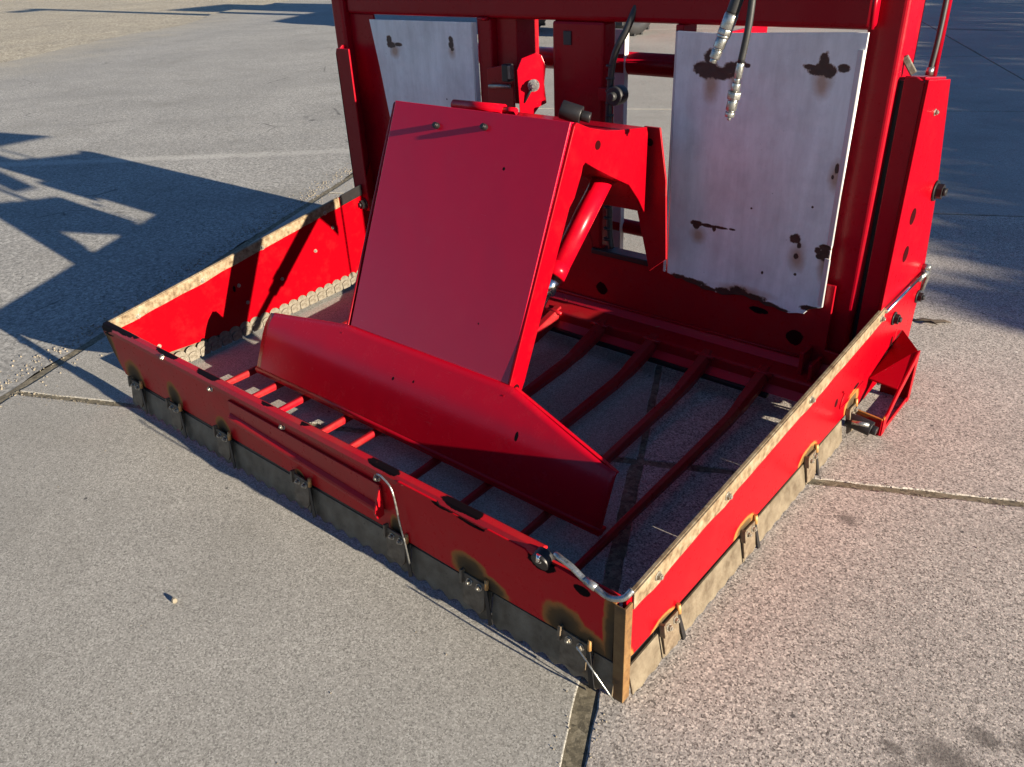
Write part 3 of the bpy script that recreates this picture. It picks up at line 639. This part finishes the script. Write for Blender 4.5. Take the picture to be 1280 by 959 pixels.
# black cable and its round fitting
m = MB(); m.tube(smoothpath([(-.735, 1.17, 1.02), (-.755, 1.15, .955), (-.785, 1.145, .90), (-.800, 1.145, .84), (-.806, 1.145, .72), (-.802, 1.148, .55), (-.800, 1.15, .40), (-.792, 1.15, .33)], 8), .0095, 10); m.build('cable', rubber, R_)
for i in range(16):
    t = i / 15; z = .86 - t * .5
    if i == 0: ring = MB(); ring.tube([(0, 0, -.003), (0, 0, .003)], .0125, 10); r0 = ring.build('cable_ring', rubber, R_); r0.location = (-.803, 1.145, z)
    else: o = r0.copy(); C.objects.link(o); o.location = (-.803, 1.145, z)
m = MB(); m.tube([(-.775, 1.12, .785), (-.775, 1.16, .785)], .026, 18); m.tube([(-.775, 1.105, .785), (-.775, 1.125, .785)], .012, 12); m.build('cable_clamp', rubber, R_, .003)
m = MB(); m.box(-.84, -.795, 1.14, 1.16, .765, .80); m.build('cable_bracket', red_dark, R_, .002)

# ------------------------------------------------------------ push-off unit
XL, XR = -1.168, -.590
pp = MB()
# main plate: from (y .405, z .248) up to (y .665, z .818)
y0, z0, y1, z1 = .408, .248, .668, .815
dy, dz = y1 - y0, z1 - z0; L = math.hypot(dy, dz); ny, nz = -dz / L, dy / L   # outward (towards camera) normal
pp.prism([(y0, z0), (y1, z1), (y1 - ny * .006 + .012, z1 - nz * .006 - .002), (y1 - ny * .006, z1 - nz * .006 - .004), (y0 - ny * .006, z0 - nz * .006)], 'x', XL, XR)
pp.build('push_plate', red_paint('red_push_paint', base=(.46, .001, .022), ior=1.5, rough=.20, grime=.25, chip=[(-.75, .70, .004, .004), (-.72, .36, .003, .003)]), R_, .0015, 'tall sloping red push-off plate')
# blade
prof = [(.286, .062), (.298, .089), (.310, .116), (.322, .143), (.334, .169), (.349, .194), (.379, .223), (.410, .252)]
def blade_z(x):
    return None
bl = MB(); nx = 64; rows = 15; grid = []
def prof_at(t):
    q = t * (len(prof) - 1); i = min(len(prof) - 2, int(q)); f = q - i
    return prof[i][0] * (1 - f) + prof[i + 1][0] * f, prof[i][1] * (1 - f) + prof[i + 1][1] * f
for i in range(nx + 1):
    x = -1.500 + i * (1.263) / nx
    if x < XL: tm_ = 1 - .17 * (XL - x) / (XL + 1.5)
    elif x > XR + .02: tm_ = 1 - .33 * (x - XR - .02) / (-.237 - XR - .02)
    else: tm_ = 1
    # ends cut back slightly as they rise
    for j in range(rows + 1):
        t = tm_ * j / rows; y, z = prof_at(t)
        xx = x + (.0 if i < nx else 0) + (.030 * t if i == nx else 0) * 0
        sk = -.020 * t * max(0, (abs(x + .868) - .5) / .13) if abs(x + .868) > .5 else 0
        grid.append((x + (sk if x < -.868 else -sk) * -0.0, y, z))
fs = [(i * (rows + 1) + j, (i + 1) * (rows + 1) + j, (i + 1) * (rows + 1) + j + 1, i * (rows + 1) + j + 1) for i in range(nx) for j in range(rows)]
bl.add(grid, fs, True)
bo_ = bl.build('push_blade', red_paint('red_blade_paint', base=(.40, .001, .012), ior=1.42, rough=.25, grime=.3, chip=[(-.505, .178, .005, .010), (-.93, .19, .004, .004), (-.86, .20, .003, .003)]), R_, 0, 'wide curved red push blade across the tines')
sm = bo_.modifiers.new('solid', 'SOLIDIFY'); sm.thickness = .008; sm.offset = 0
# rolled edges of the blade
m = MB(); m.tube([(-1.503, .288, .064), (-1.0, .288, .064), (-.5, .288, .064), (-.234, .288, .064)], .0085, 10); m.box(-1.50, -.237, .280, .31, .055, .063); m.build('blade_edge', red, R_)
topL = [(-1.500, *prof_at(.83)), (XL, *prof_at(1.0))]; topR = [(XR + .02, *prof_at(1.0)), (-.237, *prof_at(.67))]
for tp in (topL, topR):
    a, b = Vector(tp[0]), Vector(tp[1]); m = MB(); d = Vector((0, .011, -.002)); q = Vector((0, .0, -.005))
    m.add([a, b, b + d, a + d, a + q, b + q, b + d + q, a + d + q], [(0, 1, 2, 3), (7, 6, 5, 4), (0, 4, 5, 1), (2, 6, 7, 3), (1, 5, 6, 2), (0, 3, 7, 4)]); m.build('blade_flange', red, R_, .0015)
m = MB(); m.tube([(XL + .01, .408, .250), (-.9, .408, .250), (XR - .03, .408, .250), (XR + .0, .395, .230)], .0040, 8); m.build('weld_bead', red, R_)
# side arms with the head plate
def armpoly():
    return [(.384, .236), (.402, .240), (.672, .806), (.682, .812), (.735, .790), (.803, .772), (.86, .762), (.985, .746), (.992, .73),
            (.990, .521), (.959, .563), (.909, .615), (.824, .656), (.764, .687), (.716, .714), (.706, .708), (.700, .690), (.672, .640), (.652, .622), (.464, .240), (.452, .222), (.428, .212), (.400, .214)]
for x in (XR + .004, XL - .012):
    m = MB(); m.prism(armpoly(), 'x', x - .004, x + .004); m.build('push_arm', red_side if x > -1 else red_mast, R_, .002)
ringm = MB(); ringm.tube([(XR + .0, .430, .236), (XR + .0095, .430, .236)], .011, 18); ringm.build('pivot_hole', hole_dark, R_, .001)
ringm = MB(); ringm.tube([(XR + .0, .765, .745), (XR + .0095, .765, .745)], .011, 18); ringm.build('pivot_hole', hole_dark, R_, .001)
# inner liner of the arm opening and head box
m = MB(); m.prism([(.715, .716), (.764, .688), (.824, .657), (.909, .616), (.959, .564), (.990, .522), (.990, .530), (.962, .572), (.912, .624), (.826, .665), (.764, .697)], 'x', -.72, XR); m.build('head_liner', red_dark, R_, .001)
m = MB(); m.prism([(.70, .797), (.735, .787), (.79, .772), (.86, .759), (1.00, .742), (1.00, .735), (.80, .762), (.70, .785)], 'x', XL, XR); m.build('head_top', red_mast, R_, .001)
m = MB(); m.prism([(-.612, .739), (-.565, .739), (-.540, .608), (-.526, .390), (-.577, .345), (-.640, .57), (-.607, .66)], 'y', 1.020, 1.027); m.build('head_bracket', red_dark, R_, .001)
disc((-.592, 1.020, .70), .010, (0, -1, 0), 'bracket_hole', hole_dark, .0008)
m = MB(); m.tube([(-.652, .935, .662), (-.650, .672, .425)], .0275, 28); m.tube([(-.652, .70, .450), (-.650, .672, .425)], .0295, 28); m.build('cylinder_barrel', red, R_, 0)
m = MB(); m.tube([(-.650, .672, .425), (-.649, .640, .396)], .022, 20); m.tube([(-.649, .640, .396), (-.645, .50, .27)], .014, 16); m.build('cylinder_rod', chrome, R_)
m = MB(); m.tube([(-.70, .78, .815), (-.655, .80, .800)], .022, 16); m.tube([(-.655, .80, .80), (-.635, .81, .795)], .013, 12); m.build('hose_fitting', black, R_, .002)
for x, s in ((-.995, .92), (-.835, .94)):
    py, pz = y0 + dy * s, z0 + dz * s
    m = MB(); m.tube([(x, py, pz), (x, py + ny * .013, pz + nz * .013)], .008, 14); m.tube([(x, py + ny * .012, pz + nz * .012), (x, py + ny * .016, pz + nz * .016)], .006, 12); m.build('stud', black, R_, .001)

# ------------------------------------------------------------ hoses with couplers
def hose(pts, r, ps, name='hydraulic_hose'):
    m = MB(); m.tube(smoothpath(pts, 8), r, 14); h = m.build(name, rubber, R_)
    d = (Vector(pts[-1]) - Vector(pts[-2])).normalized(); p = Vector(pts[-1])
    k = MB()
    L = 0
    for ln, rr in ps:
        k.tube([p + d * L, p + d * (L + ln)], rr, 6 if rr > .0155 else 18); L += ln
    k.build('coupler', zinc, h, .0012); return h
hose([(-.26, .98, 1.25), (-.30, .93, 1.12), (-.322, .905, 1.058), (-.333, .900, 1.022)], .0135, [(.002, .014), (.030, .0150), (.012, .0165), (.006, .0145), (.022, .0128), (.004, .011), (.018, .0118), (.010, .008)])
hose([(-.27, .92, 1.25), (-.288, .905, 1.12), (-.293, .90, 1.00), (-.303, .90, .925)], .0075, [(.032, .0085), (.010, .0066), (.018, .0100), (.016, .0160), (.003, .012), (.022, .0118), (.004, .009), (.010, .0110), (.008, .004)])
# hose and lug by the right arm
m = MB(); m.tube(smoothpath([(-.020, 1.31, 1.35), (-.016, 1.30, 1.1), (-.016, 1.30, .95), (-.020, 1.30, .862)], 8), .0062, 12); h = m.build('hydraulic_hose', rubber, R_)
m = MB(); m.tube([(-.020, 1.30, .862), (-.020, 1.30, .880)], .009, 12); m.build('coupler', zinc, h)
m = MB(); m.tube([(-.036, 1.40, .80), (-.036, 1.40, 1.6)], .009, 16); m.build('lift_cylinder', red_mast, R_)
m = MB(); m.box(-.006, .006, -.004, .004, -.022, .022); o = m.build('grey_tab', tooth_steel, R_, .002); o.location = (-.046, 1.22, .893); o.rotation_euler = (0, math.radians(-35), .3); o.scale = (1.3, 1, 1)

# ------------------------------------------------------------ parked tractor far behind, seen through the mast
tr = empty('parked_tractor', (-5.6, 9.0, 0)); tag(tr, 'red tractor parked far behind the mast, one dark tyre showing', 'tractor')
def wheel(x, y, r, w):
    m = MB(); prof_ = [(r * .62, -w / 2), (r * .93, -w / 2), (r, -w * .36), (r, w * .36), (r * .93, w / 2), (r * .62, w / 2)]
    n = 36; vs = [(x + o_, y + math.cos(a) * rr, r + math.sin(a) * rr) for a in [2 * math.pi * i / n for i in range(n)] for rr, o_ in prof_]; k = len(prof_)
    m.add(vs, [(i * k + j, i * k + (j + 1) % k, ((i + 1) % n) * k + (j + 1) % k, ((i + 1) % n) * k + j) for i in range(n) for j in range(k)], True)
    for i in range(n):
        a = 2 * math.pi * i / n; s_ = 1 if i % 2 else -1
        c = Vector((x, y + math.cos(a) * r, r + math.sin(a) * r))
        m.box(c.x - w * .45 if s_ > 0 else c.x, c.x if s_ > 0 else c.x + w * .45, c.y - .02, c.y + .02, c.z - .02, c.z + .02)
    o = m.build('wheel', rubber, tr); o.location = -Vector(tr.location)
    m = MB(); m.tube([(x - w * .3, y, r), (x + w * .3, y, r)], r * .63, 28); m.tube([(x + w * .3, y, r), (x + w * .42, y, r)], r * .22, 16); q = m.build('rim', red, o)
for x in (-5.5, -7.2): wheel(x, 8.62, .48, .32)
for x in (-5.5, -7.2): wheel(x, 11.1, .80, .45)
def tpart(name, m, mat, b=.02):
    o = m.build(name, mat, tr, b); o.location = -Vector(tr.location)
m = MB(); m.prism([(8.4, .75), (8.4, 1.25), (8.6, 1.45), (10.3, 1.65), (10.3, .75)], 'x', -6.75, -5.95); tpart('bonnet', m, red)
m = MB(); m.prism([(10.2, .9), (10.2, 1.65), (10.4, 2.7), (11.9, 2.7), (11.9, 1.3), (11.6, .9)], 'x', -7.1, -5.6); tpart('cab', m, plain('cab_glass', (.03, .04, .05), .1))
m = MB(); m.box(-7.2, -5.5, 10.3, 12.0, 2.7, 2.82); tpart('roof', m, red)
m = MB(); m.box(-7.2, -5.5, 8.72, 8.92, .38, .50); m.box(-6.5, -6.2, 8.6, 11.3, .5, .9); tpart('axle', m, black)
m = MB(); m.prism([(9.6, .9), (9.6, 4.4), (9.75, 4.6), (9.9, 4.4), (9.9, .9)], 'x', -5.95, -5.75); m.box(-5.95, -5.75, 8.9, 9.7, 4.2, 4.4); tpart('loader_boom', m, red)

# ------------------------------------------------------------ tall hedge at the right whose shade lies over the back of the yard
leaf = plain('hedge_leaf', (.06, .09, .03), .6, 0, .1, 3, .5)
hm = MB(); hm.add([], [])
def hedge_h(y):
    ks = [(1.6, .25), (2.3, 2.18), (2.9, 2.25), (3.9, 2.33), (5.0, 2.44), (6.3, 2.52), (8, 2.62), (11, 2.85), (17, 3.1), (18, 3.0)]
    for (a, b), (c, d) in zip(ks, ks[1:]):
        if y <= c: return b + (d - b) * (y - a) / (c - a)
    return 3
for i in range(36000):
    y = random.uniform(2.05, 17.5); hh = hedge_h(y) * (1 + .035 * noise.noise(Vector((y * 1.7, 0, 0))) + .012 * noise.noise(Vector((y * 6, 0, 4)))); z = hh * (random.random() ** .8)
    if random.random() < .10: z = hh * (1 + .05 * random.random() ** 2)
    x = 10 + random.gauss(0, .16); s_ = random.uniform(.05, .12)
    a = Vector((random.gauss(0, 1), random.gauss(0, 1), random.gauss(0, 1))).normalized(); b = a.orthogonal().normalized(); c_ = a.cross(b); p = Vector((x, y, z))
    hm.add([p - b * s_, p - c_ * s_ * .5, p + b * s_, p + c_ * s_ * .5], [(0, 1, 2, 3)])
hd = empty('hedge', (10, 9, 0)); tag(hd, 'tall green hedge along the right of the yard', 'hedge')
o = hm.build('foliage', leaf, hd); o.location = (-10, -9, 0)
for k in range(12):
    y = 2.5 + k * 1.3; m = MB(); m.tube([(10, y, -.05), (10.05, y + .1, 1.2), (9.95, y, 2.3)], [.05, .035, .015], 8); o = m.build('trunk', plain('hedge_bark', (.10, .07, .05), .8) if k == 0 else bpy.data.materials['hedge_bark'], hd); o.location = (-10, -9, 0)
